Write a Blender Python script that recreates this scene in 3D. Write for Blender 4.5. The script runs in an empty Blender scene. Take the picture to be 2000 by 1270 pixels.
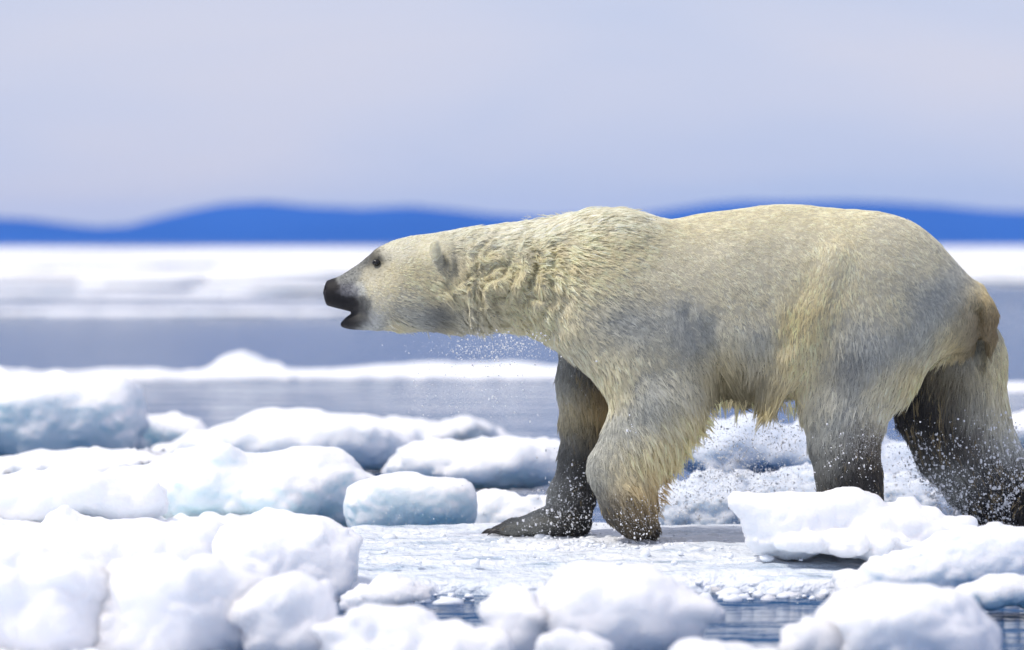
import bpy, math, random
import numpy as np
from mathutils import Vector

# ------------------------------------------------------------------ camera, sky, sun, exposure
SC = bpy.context.scene
COL = SC.collection
CAM_D = 14.0            # metres from the lens to the bear's mid plane (y = 0)
CAM_H = 1.19            # lens height above the water (z = 0)
FPX = 7280.0            # focal length in photo pixels (photo 2000 px wide)
HZ = 478.0              # photo row of the horizon

cam_d = bpy.data.cameras.new('camera')
cam = bpy.data.objects.new('camera', cam_d)
COL.objects.link(cam)
cam.location = (0, -CAM_D, CAM_H)
cam.rotation_euler = (math.radians(90), 0, 0)
cam_d.sensor_width = 36.0
cam_d.lens = 36.0 * FPX / 2000.0
cam_d.shift_y = -(635.0 - HZ) / 2000.0
cam_d.clip_start = 0.1
cam_d.clip_end = 60000.0
cam_d.dof.use_dof = True
cam_d.dof.focus_distance = 13.75
cam_d.dof.aperture_fstop = 2.0
SC.camera = cam

SUN_DIR = Vector((-0.48, -0.21, 0.85)).normalized()      # towards the sun
SUN_EL = math.asin(SUN_DIR.z)
SUN_AZ = math.atan2(SUN_DIR.x, SUN_DIR.y)

world = bpy.data.worlds.new('World')
SC.world = world
world.use_nodes = True


def nodes_of(nt):
    nt.nodes.clear()
    return nt.nodes, nt.links


def build_world():
    n, l = nodes_of(world.node_tree)
    out = n.new('ShaderNodeOutputWorld')
    bg = n.new('ShaderNodeBackground')
    bg.inputs['Strength'].default_value = 0.1
    l.new(bg.outputs[0], out.inputs[0])
    sky = n.new('ShaderNodeTexSky')
    sky.sky_type = 'NISHITA'
    sky.sun_disc = False
    sky.sun_elevation = SUN_EL
    sky.sun_rotation = SUN_AZ
    sky.air_density = 1.2
    sky.dust_density = 1.0
    sky.ozone_density = 2.0
    tc = n.new('ShaderNodeTexCoord')
    mp = n.new('ShaderNodeMapping')
    mp.inputs['Scale'].default_value = (3.2, 3.2, 16.0)
    mp.inputs['Rotation'].default_value = (0.0, 0.06, 0.3)
    mp.inputs['Location'].default_value = (0.7, 0.2, 0.55)
    l.new(tc.outputs['Generated'], mp.inputs[0])
    nz = n.new('ShaderNodeTexNoise')
    nz.inputs['Scale'].default_value = 1.6
    nz.inputs['Detail'].default_value = 3.0
    nz.inputs['Roughness'].default_value = 0.42
    nz.inputs['Distortion'].default_value = 0.4
    l.new(mp.outputs[0], nz.inputs['Vector'])
    rp = n.new('ShaderNodeValToRGB')
    e = rp.color_ramp.elements
    e[0].position = 0.30
    e[0].color = (0.50, 0.57, 0.79, 1)
    e[1].position = 0.72
    e[1].color = (0.69, 0.665, 0.765, 1)
    m = rp.color_ramp.elements.new(0.5)
    m.color = (0.60, 0.625, 0.79, 1)
    l.new(nz.outputs['Fac'], rp.inputs[0])
    sc = n.new('ShaderNodeVectorMath')
    sc.operation = 'SCALE'
    sc.inputs['Scale'].default_value = 9.3
    l.new(rp.outputs[0], sc.inputs[0])
    mx = n.new('ShaderNodeMix')
    mx.data_type = 'RGBA'
    mx.inputs['Factor'].default_value = 0.88          # thin high overcast over the blue sky
    l.new(sky.outputs[0], mx.inputs['A'])
    l.new(sc.outputs[0], mx.inputs['B'])
    l.new(mx.outputs['Result'], bg.inputs['Color'])


build_world()
sun_d = bpy.data.lights.new('sun', 'SUN')
sun = bpy.data.objects.new('sun', sun_d)
COL.objects.link(sun)
sun_d.energy = 2.4
sun_d.angle = math.radians(9.0)
sun_d.color = (1.0, 0.94, 0.84)
sun.rotation_euler = (-SUN_DIR).to_track_quat('-Z', 'Y').to_euler()

vs = SC.view_settings
vs.view_transform = 'Standard'
vs.look = 'None'
vs.exposure = 0.24
vs.gamma = 1.0
vs.use_curve_mapping = False
SC.render.engine = 'CYCLES'
cy = SC.cycles
cy.use_denoising = True
cy.max_bounces = 8
cy.diffuse_bounces = 4
cy.glossy_bounces = 3
cy.transmission_bounces = 6
cy.volume_bounces = 1
cy.caustics_reflective = False
cy.caustics_refractive = False
SC.cycles_curves.shape = 'RIBBONS'


def P(px, py, y=0.0):
    """world point that stands at depth y and shows at photo pixel (px, py)"""
    d = CAM_D + y
    return np.array([(px - 1000.0) * d / FPX, y, CAM_H - (py - HZ) * d / FPX])


def to_px(v):
    d = CAM_D + v[:, 1]
    return 1000.0 + v[:, 0] * FPX / d, HZ + (CAM_H - v[:, 2]) * FPX / d


# ------------------------------------------------------------------ numeric helpers
_rs = np.random.RandomState(7)
PERM = np.concatenate([_rs.permutation(256)] * 3).astype(np.int32)
GRAD = _rs.normal(size=(256, 3)).astype(np.float32)
GRAD /= np.linalg.norm(GRAD, axis=1)[:, None]


def noise3(p):
    """gradient noise, p (n,3) -> about -0.7..0.7"""
    p = np.asarray(p, np.float32)
    i = np.floor(p).astype(np.int32)
    f = p - i
    u = f * f * f * (f * (f * 6 - 15) + 10)
    i &= 255
    res = 0
    for dx in (0, 1):
        wx = u[:, 0] if dx else 1 - u[:, 0]
        a = PERM[i[:, 0] + dx]
        for dy in (0, 1):
            wy = u[:, 1] if dy else 1 - u[:, 1]
            b = PERM[a + i[:, 1] + dy]
            for dz in (0, 1):
                wz = u[:, 2] if dz else 1 - u[:, 2]
                g = GRAD[PERM[b + i[:, 2] + dz] & 255]
                dot = g[:, 0] * (f[:, 0] - dx) + g[:, 1] * (f[:, 1] - dy) + g[:, 2] * (f[:, 2] - dz)
                res = res + wx * wy * wz * dot
    return res


def smin(a, b, k):
    h = np.clip(0.5 + 0.5 * (b - a) / k, 0, 1)
    return b * (1 - h) + a * h - k * h * (1 - h)


def smax(a, b, k):
    return -smin(-a, -b, k)


def surface_nets(F, org, h):
    """F sampled on a grid -> verts, quads (outward normals where F > 0)"""
    ins = F < 0
    c = [ins[i:F.shape[0] - 1 + i, j:F.shape[1] - 1 + j, k:F.shape[2] - 1 + k] for i in (0, 1) for j in (0, 1) for k in (0, 1)]
    any_ = c[0].copy()
    all_ = c[0].copy()
    for x in c[1:]:
        any_ |= x
        all_ &= x
    act = any_ & ~all_
    cells = np.argwhere(act)
    idx = np.full(act.shape, -1, np.int32)
    idx[act] = np.arange(len(cells))
    acc = np.zeros((len(cells), 3))
    cnt = np.zeros(len(cells))
    corners = [(i, j, k) for i in (0, 1) for j in (0, 1) for k in (0, 1)]
    vals = {q: F[cells[:, 0] + q[0], cells[:, 1] + q[1], cells[:, 2] + q[2]] for q in corners}
    for a in corners:
        for ax in range(3):
            if a[ax] == 1:
                continue
            b = list(a)
            b[ax] = 1
            b = tuple(b)
            va, vb = vals[a], vals[b]
            m = (va < 0) != (vb < 0)
            t = va[m] / (va[m] - vb[m])
            pa = np.array(a, float)[None, :].repeat(m.sum(), 0)
            pa[:, ax] += t
            acc[m] += pa
            cnt[m] += 1
    v = (cells + acc / cnt[:, None]) * np.asarray(h) + org
    quads = []
    for ax in range(3):
        o1, o2 = [(1, 2), (2, 0), (0, 1)][ax]
        sl0 = [slice(None)] * 3
        sl1 = [slice(None)] * 3
        sl0[ax] = slice(0, -1)
        sl1[ax] = slice(1, None)
        A, B = ins[tuple(sl0)], ins[tuple(sl1)]
        e = np.argwhere(A != B)
        ok = (e[:, o1] > 0) & (e[:, o2] > 0) & (e[:, o1] < F.shape[o1] - 1) & (e[:, o2] < F.shape[o2] - 1)
        e = e[ok]
        flip = ~A[e[:, 0], e[:, 1], e[:, 2]]
        q = []
        for d1, d2 in ((1, 1), (0, 1), (0, 0), (1, 0)):
            ee = e.copy()
            ee[:, o1] -= d1
            ee[:, o2] -= d2
            q.append(idx[ee[:, 0], ee[:, 1], ee[:, 2]])
        q = np.stack(q, 1)
        q[flip] = q[flip][:, ::-1]
        quads.append(q)
    return v, np.concatenate(quads)


def smooth_verts(v, q, it, lam=0.5):
    a = q.ravel()
    b = np.roll(q, -1, 1).ravel()
    for _ in range(it):
        s = np.zeros_like(v)
        n = np.zeros(len(v))
        for x, y in ((a, b), (b, a)):
            for k in range(3):
                s[:, k] += np.bincount(x, v[y, k], len(v))
            n += np.bincount(x, minlength=len(v))
        v = v + lam * (s / np.maximum(n, 1)[:, None] - v)
    return v


def mesh_obj(name, v, f, mat, smooth=True, parent=None):
    me = bpy.data.meshes.new(name)
    v = np.ascontiguousarray(v, np.float32)
    f = np.ascontiguousarray(f, np.int32)
    me.vertices.add(len(v))
    me.vertices.foreach_set('co', v.ravel())
    k = f.shape[1]
    me.loops.add(f.size)
    me.loops.foreach_set('vertex_index', f.ravel())
    me.polygons.add(len(f))
    me.polygons.foreach_set('loop_start', np.arange(0, f.size, k, dtype=np.int32))
    me.update(calc_edges=True)
    me.validate()
    if smooth:
        me.polygons.foreach_set('use_smooth', np.ones(len(me.polygons), bool))
    me.materials.append(mat)
    o = bpy.data.objects.new(name, me)
    COL.objects.link(o)
    if parent is not None:
        o.parent = parent
    return o


def tag(o, label=None, cat=None, group=None, kind=None):
    if label:
        o['label'] = label
    if cat:
        o['category'] = cat
    if group:
        o['group'] = group
    if kind:
        o['kind'] = kind
    return o


def grid_field(fn, lo, hi, h, block=4, slack=0.012):
    """samples fn sparsely: coarse first, finely only near the surface"""
    h = np.broadcast_to(np.asarray(h, float), (3,))
    lo = np.asarray(lo, float)
    nb = np.ceil((np.asarray(hi) - lo) / (h * block)).astype(int)
    ci = np.stack(np.meshgrid(*[np.arange(n) for n in nb], indexing='ij'), -1).reshape(-1, 3)
    cc = lo + (ci + 0.5) * block * h
    fc = np.concatenate([fn(cc[s:s + 60000]) for s in range(0, len(cc), 60000)])
    rad = np.linalg.norm(h) * block * 0.5 * 1.35 + slack
    F = np.repeat(np.repeat(np.repeat(fc.reshape(nb), block, 0), block, 1), block, 2).astype(np.float32)
    near = ci[np.abs(fc) < rad]
    sub = np.stack(np.meshgrid(*[np.arange(block)] * 3, indexing='ij'), -1).reshape(-1, 3)
    for s in range(0, len(near), 900):
        ii = (near[s:s + 900, None, :] * block + sub[None]).reshape(-1, 3)
        F[ii[:, 0], ii[:, 1], ii[:, 2]] = fn(lo + ii * h)
    return F, lo, h


# ------------------------------------------------------------------ materials
def new_mat(name):
    m = bpy.data.materials.new(name)
    m.use_nodes = True
    n, l = nodes_of(m.node_tree)
    out = n.new('ShaderNodeOutputMaterial')
    return m, n, l, out


def ice_material(name, snow=(0.90, 0.91, 0.94), ice=(0.66, 0.79, 0.84), amount=0.5, bump=0.25, grain=60.0):
    """snow crust that turns to clear wet ice on its undercut sides"""
    m, n, l, out = new_mat(name)
    b = n.new('ShaderNodeBsdfPrincipled')
    l.new(b.outputs[0], out.inputs['Surface'])
    tc = n.new('ShaderNodeTexCoord')
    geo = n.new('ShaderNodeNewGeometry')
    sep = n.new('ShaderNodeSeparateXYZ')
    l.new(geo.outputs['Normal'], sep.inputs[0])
    nz = n.new('ShaderNodeTexNoise')
    nz.inputs['Scale'].default_value = 3.0
    nz.inputs['Detail'].default_value = 3.0
    l.new(tc.outputs['Object'], nz.inputs['Vector'])
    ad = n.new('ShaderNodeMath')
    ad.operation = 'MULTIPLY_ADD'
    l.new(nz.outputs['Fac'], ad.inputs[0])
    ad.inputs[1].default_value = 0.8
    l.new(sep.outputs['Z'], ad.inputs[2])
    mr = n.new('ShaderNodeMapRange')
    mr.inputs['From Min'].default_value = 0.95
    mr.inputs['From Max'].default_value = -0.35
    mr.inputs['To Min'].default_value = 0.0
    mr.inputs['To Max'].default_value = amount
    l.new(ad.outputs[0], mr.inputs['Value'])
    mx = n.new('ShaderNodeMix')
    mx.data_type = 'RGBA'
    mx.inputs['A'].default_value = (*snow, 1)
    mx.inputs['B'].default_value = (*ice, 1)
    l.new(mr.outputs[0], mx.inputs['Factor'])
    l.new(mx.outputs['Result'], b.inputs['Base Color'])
    b.inputs['Roughness'].default_value = 0.55
    b.inputs['Specular IOR Level'].default_value = 0.25
    b.inputs['Subsurface Weight'].default_value = 0.9
    b.inputs['Subsurface Radius'].default_value = (0.88, 0.95, 1.0)
    b.inputs['Subsurface Scale'].default_value = 0.16
    n2 = n.new('ShaderNodeTexNoise')
    n2.inputs['Scale'].default_value = grain
    n2.inputs['Detail'].default_value = 4.0
    l.new(tc.outputs['Object'], n2.inputs['Vector'])
    bp = n.new('ShaderNodeBump')
    bp.inputs['Strength'].default_value = bump
    bp.inputs['Distance'].default_value = 0.02
    l.new(n2.outputs['Fac'], bp.inputs['Height'])
    l.new(bp.outputs[0], b.inputs['Normal'])
    return m


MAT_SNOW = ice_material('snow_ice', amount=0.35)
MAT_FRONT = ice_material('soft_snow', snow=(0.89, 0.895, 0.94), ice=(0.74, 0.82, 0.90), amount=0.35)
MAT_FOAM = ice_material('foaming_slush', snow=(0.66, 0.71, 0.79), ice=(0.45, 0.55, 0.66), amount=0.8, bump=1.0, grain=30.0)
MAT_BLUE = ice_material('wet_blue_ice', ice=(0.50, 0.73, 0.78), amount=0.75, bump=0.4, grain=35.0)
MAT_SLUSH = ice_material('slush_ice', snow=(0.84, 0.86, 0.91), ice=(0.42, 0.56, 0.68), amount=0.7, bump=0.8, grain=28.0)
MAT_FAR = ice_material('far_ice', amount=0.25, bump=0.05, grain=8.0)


def shelf_material():
    m, n, l, out = new_mat('awash_slush')
    b = n.new('ShaderNodeBsdfPrincipled')
    l.new(b.outputs[0], out.inputs['Surface'])
    tc = n.new('ShaderNodeTexCoord')
    mp = n.new('ShaderNodeMapping')
    mp.inputs['Scale'].default_value = (1.6, 5.0, 4.0)
    l.new(tc.outputs['Object'], mp.inputs[0])
    nz = n.new('ShaderNodeTexNoise')
    nz.inputs['Scale'].default_value = 1.5
    nz.inputs['Detail'].default_value = 9
    nz.inputs['Roughness'].default_value = 0.68
    l.new(mp.outputs[0], nz.inputs['Vector'])
    rp = n.new('ShaderNodeValToRGB')
    e = rp.color_ramp.elements
    e[0].position, e[0].color = 0.36, (0.42, 0.52, 0.63, 1)
    e[1].position, e[1].color = 0.60, (0.86, 0.88, 0.92, 1)
    k = e.new(0.48)
    k.color = (0.74, 0.79, 0.85, 1)
    l.new(nz.outputs['Fac'], rp.inputs[0])
    l.new(rp.outputs[0], b.inputs['Base Color'])
    rr = n.new('ShaderNodeMapRange')
    rr.inputs['From Min'].default_value = 0.38
    rr.inputs['From Max'].default_value = 0.6
    rr.inputs['To Min'].default_value = 0.12
    rr.inputs['To Max'].default_value = 0.6
    l.new(nz.outputs['Fac'], rr.inputs['Value'])
    l.new(rr.outputs[0], b.inputs['Roughness'])
    n2 = n.new('ShaderNodeTexNoise')
    n2.inputs['Scale'].default_value = 26
    n2.inputs['Detail'].default_value = 5
    l.new(tc.outputs['Object'], n2.inputs['Vector'])
    bp = n.new('ShaderNodeBump')
    bp.inputs['Strength'].default_value = 0.9
    bp.inputs['Distance'].default_value = 0.03
    l.new(n2.outputs['Fac'], bp.inputs['Height'])
    l.new(bp.outputs[0], b.inputs['Normal'])
    return m


def water_material():
    m, n, l, out = new_mat('sea_water')
    b = n.new('ShaderNodeBsdfPrincipled')
    l.new(b.outputs[0], out.inputs['Surface'])
    b.inputs['Base Color'].default_value = (0.016, 0.075, 0.19, 1)
    b.inputs['Roughness'].default_value = 0.08
    b.inputs['IOR'].default_value = 1.333
    b.inputs['Specular IOR Level'].default_value = 0.33
    tc = n.new('ShaderNodeTexCoord')
    prev = None
    for sc, det, st, dist in (((0.8, 1.7, 1), 4, 1.0, 0.35), ((5, 9, 1), 3, 1.0, 0.07)):
        mp = n.new('ShaderNodeMapping')
        mp.inputs['Scale'].default_value = sc
        l.new(tc.outputs['Object'], mp.inputs[0])
        nz = n.new('ShaderNodeTexNoise')
        nz.inputs['Scale'].default_value = 1.0
        nz.inputs['Detail'].default_value = det
        l.new(mp.outputs[0], nz.inputs['Vector'])
        bp = n.new('ShaderNodeBump')
        bp.inputs['Strength'].default_value = st
        bp.inputs['Distance'].default_value = dist
        l.new(nz.outputs['Fac'], bp.inputs['Height'])
        if prev:
            l.new(prev.outputs[0], bp.inputs['Normal'])
        prev = bp
    l.new(prev.outputs[0], b.inputs['Normal'])
    return m


def simple_mat(name, col, rough=0.5, **kw):
    m, n, l, out = new_mat(name)
    b = n.new('ShaderNodeBsdfPrincipled')
    l.new(b.outputs[0], out.inputs['Surface'])
    b.inputs['Base Color'].default_value = (*col, 1)
    b.inputs['Roughness'].default_value = rough
    for k, v in kw.items():
        b.inputs[k].default_value = v
    return m


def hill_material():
    m, n, l, out = new_mat('haze_tinted_rock')
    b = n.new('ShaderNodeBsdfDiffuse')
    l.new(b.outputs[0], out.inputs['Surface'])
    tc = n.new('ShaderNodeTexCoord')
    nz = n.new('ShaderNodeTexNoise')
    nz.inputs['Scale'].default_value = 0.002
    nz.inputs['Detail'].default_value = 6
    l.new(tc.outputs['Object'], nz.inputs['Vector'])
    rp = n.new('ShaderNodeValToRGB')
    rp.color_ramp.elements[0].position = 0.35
    rp.color_ramp.elements[0].color = (0.012, 0.085, 0.38, 1)  # blue of the distance haze is painted into the rock's base colour
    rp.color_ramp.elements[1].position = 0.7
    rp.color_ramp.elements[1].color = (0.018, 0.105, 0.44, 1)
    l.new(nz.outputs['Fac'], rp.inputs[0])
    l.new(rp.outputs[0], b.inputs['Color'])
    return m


# ------------------------------------------------------------------ the setting: sea, hills, haze
R_SEA = 11000.0
sv, sf = [], []
xs = [-R_SEA, -60, -8, 8, 60, R_SEA]
ys = [-R_SEA, -60, -14, 8, 60, R_SEA]
for yy in ys:
    for xx in xs:
        sv.append((xx, yy, 0.0))
for j in range(5):
    for i in range(5):
        a = j * 6 + i
        sf.append((a, a + 1, a + 7, a + 6))
sea = mesh_obj('sea', sv, sf, water_material(), smooth=False)
tag(sea, kind='structure')


def build_hills():
    prof = [(-1500, 440), (-900, 415), (-500, 405), (-200, 418), (0, 425), (60, 428), (130, 437), (190, 443), (250, 440), (310, 424), (380, 408), (440, 397),
            (520, 393), (600, 402), (700, 407), (800, 402), (880, 408), (960, 418), (1060, 424), (1180, 420), (1260, 416),
            (1310, 408), (1380, 397), (1450, 391), (1520, 392), (1600, 391), (1700, 394), (1830, 399), (1920, 408),
            (2000, 413), (2200, 425), (2600, 405), (3200, 420), (3800, 440)]
    px = np.array([p[0] for p in prof], float)
    hh = (HZ - np.array([p[1] for p in prof], float)) / FPX
    n_a, n_r = 500, 14
    D0 = 8800.0
    ang = np.linspace(-0.42, 0.45, n_a)
    v = []
    for j in range(n_r):
        t = j / (n_r - 1)
        r = D0 + t * 1900
        ridge = math.sin(math.pi * min(1, t * 1.0)) ** 0.8
        a = np.stack([np.tan(ang) * 30, np.full(n_a, t * 3), np.zeros(n_a)], 1)
        nz = noise3(a) * 0.18 * (1 if 0 < j < n_r - 1 else 0) * (0 if j == n_r // 2 else 1)
        x = np.tan(ang) * r
        z = np.interp(np.tan(ang) * FPX + 1000, px, hh) * (D0 + 950) * np.clip(ridge + nz, 0, 1.0)
        z = z - (0.8 if j in (0, n_r - 1) else 0)
        v.append(np.stack([x, np.full(n_a, r - CAM_D), z], 1))
    v = np.concatenate(v)
    f = []
    for j in range(n_r - 1):
        a = j * n_a + np.arange(n_a - 1)
        f.append(np.stack([a, a + 1, a + n_a + 1, a + n_a], 1))
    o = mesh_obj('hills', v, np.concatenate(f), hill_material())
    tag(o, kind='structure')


build_hills()


def build_haze():
    R, z0, z1 = 11400.0, -1.5, 124.0
    v = [(x, y, z) for z in (z0, z1) for y in (-R, R) for x in (-R, R)]
    f = [(0, 2, 3, 1), (4, 5, 7, 6), (0, 1, 5, 4), (2, 6, 7, 3), (0, 4, 6, 2), (1, 3, 7, 5)]
    m, n, l, out = new_mat('arctic_air')
    pv = n.new('ShaderNodeVolumePrincipled')
    pv.inputs['Color'].default_value = (0.28, 0.54, 1.0, 1)
    pv.inputs['Density'].default_value = 3.6e-5
    pv.inputs['Anisotropy'].default_value = 0.0
    l.new(pv.outputs[0], out.inputs['Volume'])
    o = mesh_obj('haze', v, f, m, smooth=False)
    tag(o, kind='stuff', label='pale blue haze in the air over the sea')


build_haze()


# ------------------------------------------------------------------ ice
def ice(name, label, D, blobs, zcut=-0.10, depth=0.8, amp=0.025, lump=0.16, n=2.4, cells=64, seed=0, mat=None, k=0.35,
        cat='ice block', group=None, dmax=1.2, flat=None, fine=0.3, warp=0.55, knobs=4):
    """one block of ice: rounded lumps (photo x, y, rx, ry[, dy]) seen at distance D, melted together and roughened"""
    sc = D / FPX
    prim = []
    for bl in blobs:
        px, py, rx, ry = bl[:4]
        dy = bl[4] if len(bl) > 4 else 0.0
        c = P(px, py, D - CAM_D + dy)
        prim.append((c, np.array([rx * sc, min(dmax, max(rx * depth, ry * 0.8) * sc), ry * sc])))
    # small knobs of snow break up the rounded outlines
    kr = np.random.RandomState(1000 + seed)
    main = list(prim)
    for c, rr in (main if knobs else []):
        for _ in range(knobs):
            a = math.radians(kr.uniform(15, 165))
            k2 = kr.uniform(0.16, 0.42) * rr[2]
            dc = np.array([math.cos(a) * rr[0] * 0.82, kr.uniform(-0.6, 0.35) * rr[1], math.sin(a) * rr[2] * 0.86])
            prim.append((c + dc, np.array([k2 * kr.uniform(1.0, 2.2), k2 * kr.uniform(1.0, 1.8), k2])))
    lo = np.min([c - r for c, r in prim], 0) - amp * 2 - 0.04
    hi = np.max([c + r for c, r in prim], 0) + amp * 2 + 0.04
    lo[2] = max(lo[2], zcut - 0.03)
    kk = k * min(min(r) for c, r in main)
    off = np.array([seed * 7.31, seed * 3.77, seed * 5.13])

    def fn(p):
        f = None
        a = noise3(p / lump + off)
        # crooked outlines: bend space before the lumps are laid out
        wv = np.stack([noise3(p / (lump * 2.4) + off + 11), noise3(p / (lump * 2.4) + off + 23), noise3(p / (lump * 1.7) + off + 37)], 1)
        pw = p + wv * (warp * lump)
        for c, r in prim:
            q = np.abs((pw - c) / r)
            g = ((q ** n).sum(1) ** (1.0 / n) - 1) * r.min()
            f = g if f is None else smin(f, g, kk)
        b = noise3(p / (lump * 0.42) + off * 2)
        d = noise3(p / (lump * 0.17) + off * 3)
        f = f - amp * (1.5 * np.abs(a) - 0.4 + 0.9 * np.abs(b) + 0.8 * fine * d)
        if flat is not None:
            f = smax(f, p[:, 2] - flat - 0.6 * amp * a, 0.04)
        return np.maximum(f, zcut - p[:, 2])
    h = (hi - lo).max() / cells
    h = np.minimum(np.array([h, h * 1.3, h * 0.75]), (hi - lo) / 10)
    F, o_, h_ = grid_field(fn, lo, hi + h * 2, h, block=4)
    F[0], F[-1], F[:, 0], F[:, -1], F[:, :, 0], F[:, :, -1] = 1, 1, 1, 1, 1, 1
    v, q = surface_nets(F, o_, h_)
    v = smooth_verts(v, q, 1, 0.5)
    base = np.array([(lo[0] + hi[0]) / 2, (lo[1] + hi[1]) / 2, max(zcut, 0.0)])
    o = mesh_obj(name, v - base, q, mat or MAT_SNOW)
    o.location = base
    return tag(o, label, cat, group)


# far band of pack ice along the horizon: nobody could count its pieces
def build_pack():
    rs = np.random.RandomState(3)
    V, Fq, nv = [], [], 0
    for i in range(260):
        D = 110 * (1200 / 110) ** rs.rand()
        half = (1400 / FPX) * D
        x = rs.uniform(-half, half)
        pxx = 1000 + x / D * FPX
        if D < 230 and rs.rand() < (0.8 if pxx > 900 else 0.5):
            continue
        w = D * rs.uniform(0.012, 0.05)
        dp = D * rs.uniform(0.02, 0.07)
        hgt = rs.uniform(0.05, 0.22) * (D / 150) ** 0.25
        m = 16
        a = np.linspace(0, 2 * math.pi, m, endpoint=False)
        rad = 1 + 0.25 * rs.randn(m) * 0.6
        ring = lambda s, z: np.stack([x + np.cos(a) * w * rad * s, D - CAM_D + np.sin(a) * dp * rad * s, z + 0.02 * rs.randn(m) * (1 if z > 0.02 else 0)], 1)
        vv = np.concatenate([ring(1.0, -0.05), ring(1.0, hgt * 0.6), ring(0.9, hgt), ring(0.5, hgt * 1.25), ring(0.02, hgt * 1.3)])
        for j in range(4):
            b0 = nv + j * m + np.arange(m)
            b1 = nv + j * m + (np.arange(m) + 1) % m
            Fq.append(np.stack([b0, b1, b1 + m, b0 + m], 1))
        V.append(vv)
        nv += len(vv)
    o = mesh_obj('pack_ice', np.concatenate(V), np.concatenate(Fq), MAT_FAR)
    tag(o, 'white band of distant pack ice along the horizon', 'pack ice', kind='stuff')


build_pack()

G_FAR = 'floes drifting between the bear and the horizon'
G_MID = 'ice blocks behind the bear'
G_FRONT = 'ice lumps in the foreground'
far = [
    ('thin far floe below the horizon ice, left of the bear', 78.0, [(150, 592, 420, 5), (480, 590, 280, 4)]),
    ('pale low floe level with the bear\'s mouth, in open water', 64.0, [(300, 612, 420, 7), (640, 611, 170, 5)]),
    ('broad white floe left of the bear under the far horizon ice', 92.0, [(60, 570, 260, 8), (330, 575, 260, 6), (560, 566, 200, 8)]),
    ('far white floe above the bear\'s rump at the right edge', 95.0, [(1990, 548, 220, 7)]),
]
for i, (lab, D, bl) in enumerate(far):
    ice('ice_floe', lab, D, bl, depth=0.35, amp=0.03, lump=0.9, warp=0.04, knobs=0, cells=90, seed=20 + i, mat=MAT_FAR, cat='ice floe', group=G_FAR, dmax=6.0, n=2.2)
ice('ice_floe', 'long low floe with a pointed hump behind the bear\'s throat', 33.5,
    [(60, 742, 330, 18), (420, 742, 260, 20), (470, 716, 48, 26), (530, 725, 30, 18), (760, 738, 250, 22), (850, 725, 120, 16), (1060, 742, 220, 20), (1000, 728, 120, 16)],
    depth=0.45, amp=0.035, lump=0.4, warp=0.12, cells=150, seed=31, mat=MAT_FAR, cat='ice floe', group=G_FAR, dmax=3.0)
ice('ice_floe', 'low floe behind the bear\'s hind leg at the right edge', 30.5, [(2000, 768, 150, 18), (1930, 774, 90, 12)],
    depth=0.6, amp=0.03, lump=0.4, warp=0.1, cells=60, seed=32, mat=MAT_FAR, cat='ice floe', group=G_FAR)
ice('ice_floe', 'floe just behind the trailing hind leg, second from the right edge', 22.5, [(1990, 845, 120, 36), (1900, 860, 90, 24), (2080, 830, 90, 40)],
    depth=0.8, amp=0.05, lump=0.25, cells=60, seed=33, cat='ice floe', group=G_FAR)

# blocks behind and beside the bear
mid = [
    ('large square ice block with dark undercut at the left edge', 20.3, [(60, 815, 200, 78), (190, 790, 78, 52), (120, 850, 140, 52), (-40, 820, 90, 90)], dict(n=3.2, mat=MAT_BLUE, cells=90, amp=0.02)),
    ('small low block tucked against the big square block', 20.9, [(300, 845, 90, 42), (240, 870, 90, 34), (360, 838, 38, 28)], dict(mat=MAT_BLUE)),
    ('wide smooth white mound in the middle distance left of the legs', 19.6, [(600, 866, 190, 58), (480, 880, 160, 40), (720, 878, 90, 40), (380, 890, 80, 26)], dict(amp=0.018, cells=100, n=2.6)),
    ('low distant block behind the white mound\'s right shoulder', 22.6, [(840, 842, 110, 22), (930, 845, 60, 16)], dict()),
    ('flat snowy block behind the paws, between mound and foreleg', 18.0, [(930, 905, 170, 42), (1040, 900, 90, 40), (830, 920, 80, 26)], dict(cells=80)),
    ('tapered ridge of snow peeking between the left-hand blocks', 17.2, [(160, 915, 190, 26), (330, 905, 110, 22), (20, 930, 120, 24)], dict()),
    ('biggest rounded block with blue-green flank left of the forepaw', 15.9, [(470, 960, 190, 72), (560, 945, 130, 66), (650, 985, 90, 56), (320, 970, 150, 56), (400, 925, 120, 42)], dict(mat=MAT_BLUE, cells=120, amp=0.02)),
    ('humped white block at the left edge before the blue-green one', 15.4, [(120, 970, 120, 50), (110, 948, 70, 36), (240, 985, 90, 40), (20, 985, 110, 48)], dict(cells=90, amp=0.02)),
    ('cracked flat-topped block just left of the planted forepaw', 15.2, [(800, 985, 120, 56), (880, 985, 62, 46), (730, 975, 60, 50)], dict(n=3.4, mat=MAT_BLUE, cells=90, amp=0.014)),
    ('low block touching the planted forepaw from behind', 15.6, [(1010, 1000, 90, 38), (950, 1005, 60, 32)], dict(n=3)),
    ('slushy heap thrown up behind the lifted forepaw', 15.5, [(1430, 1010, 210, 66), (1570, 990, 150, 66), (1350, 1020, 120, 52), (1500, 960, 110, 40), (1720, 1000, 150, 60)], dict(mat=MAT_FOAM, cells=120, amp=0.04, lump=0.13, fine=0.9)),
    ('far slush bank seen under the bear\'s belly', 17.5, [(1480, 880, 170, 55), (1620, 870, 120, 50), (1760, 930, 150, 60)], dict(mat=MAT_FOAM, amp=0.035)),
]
for i, (lab, D, bl, kw) in enumerate(mid):
    kw = dict(kw)
    kw.setdefault('cells', 70)
    ice('ice_block', lab, D, bl, seed=40 + i, group=G_MID, **kw)


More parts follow.
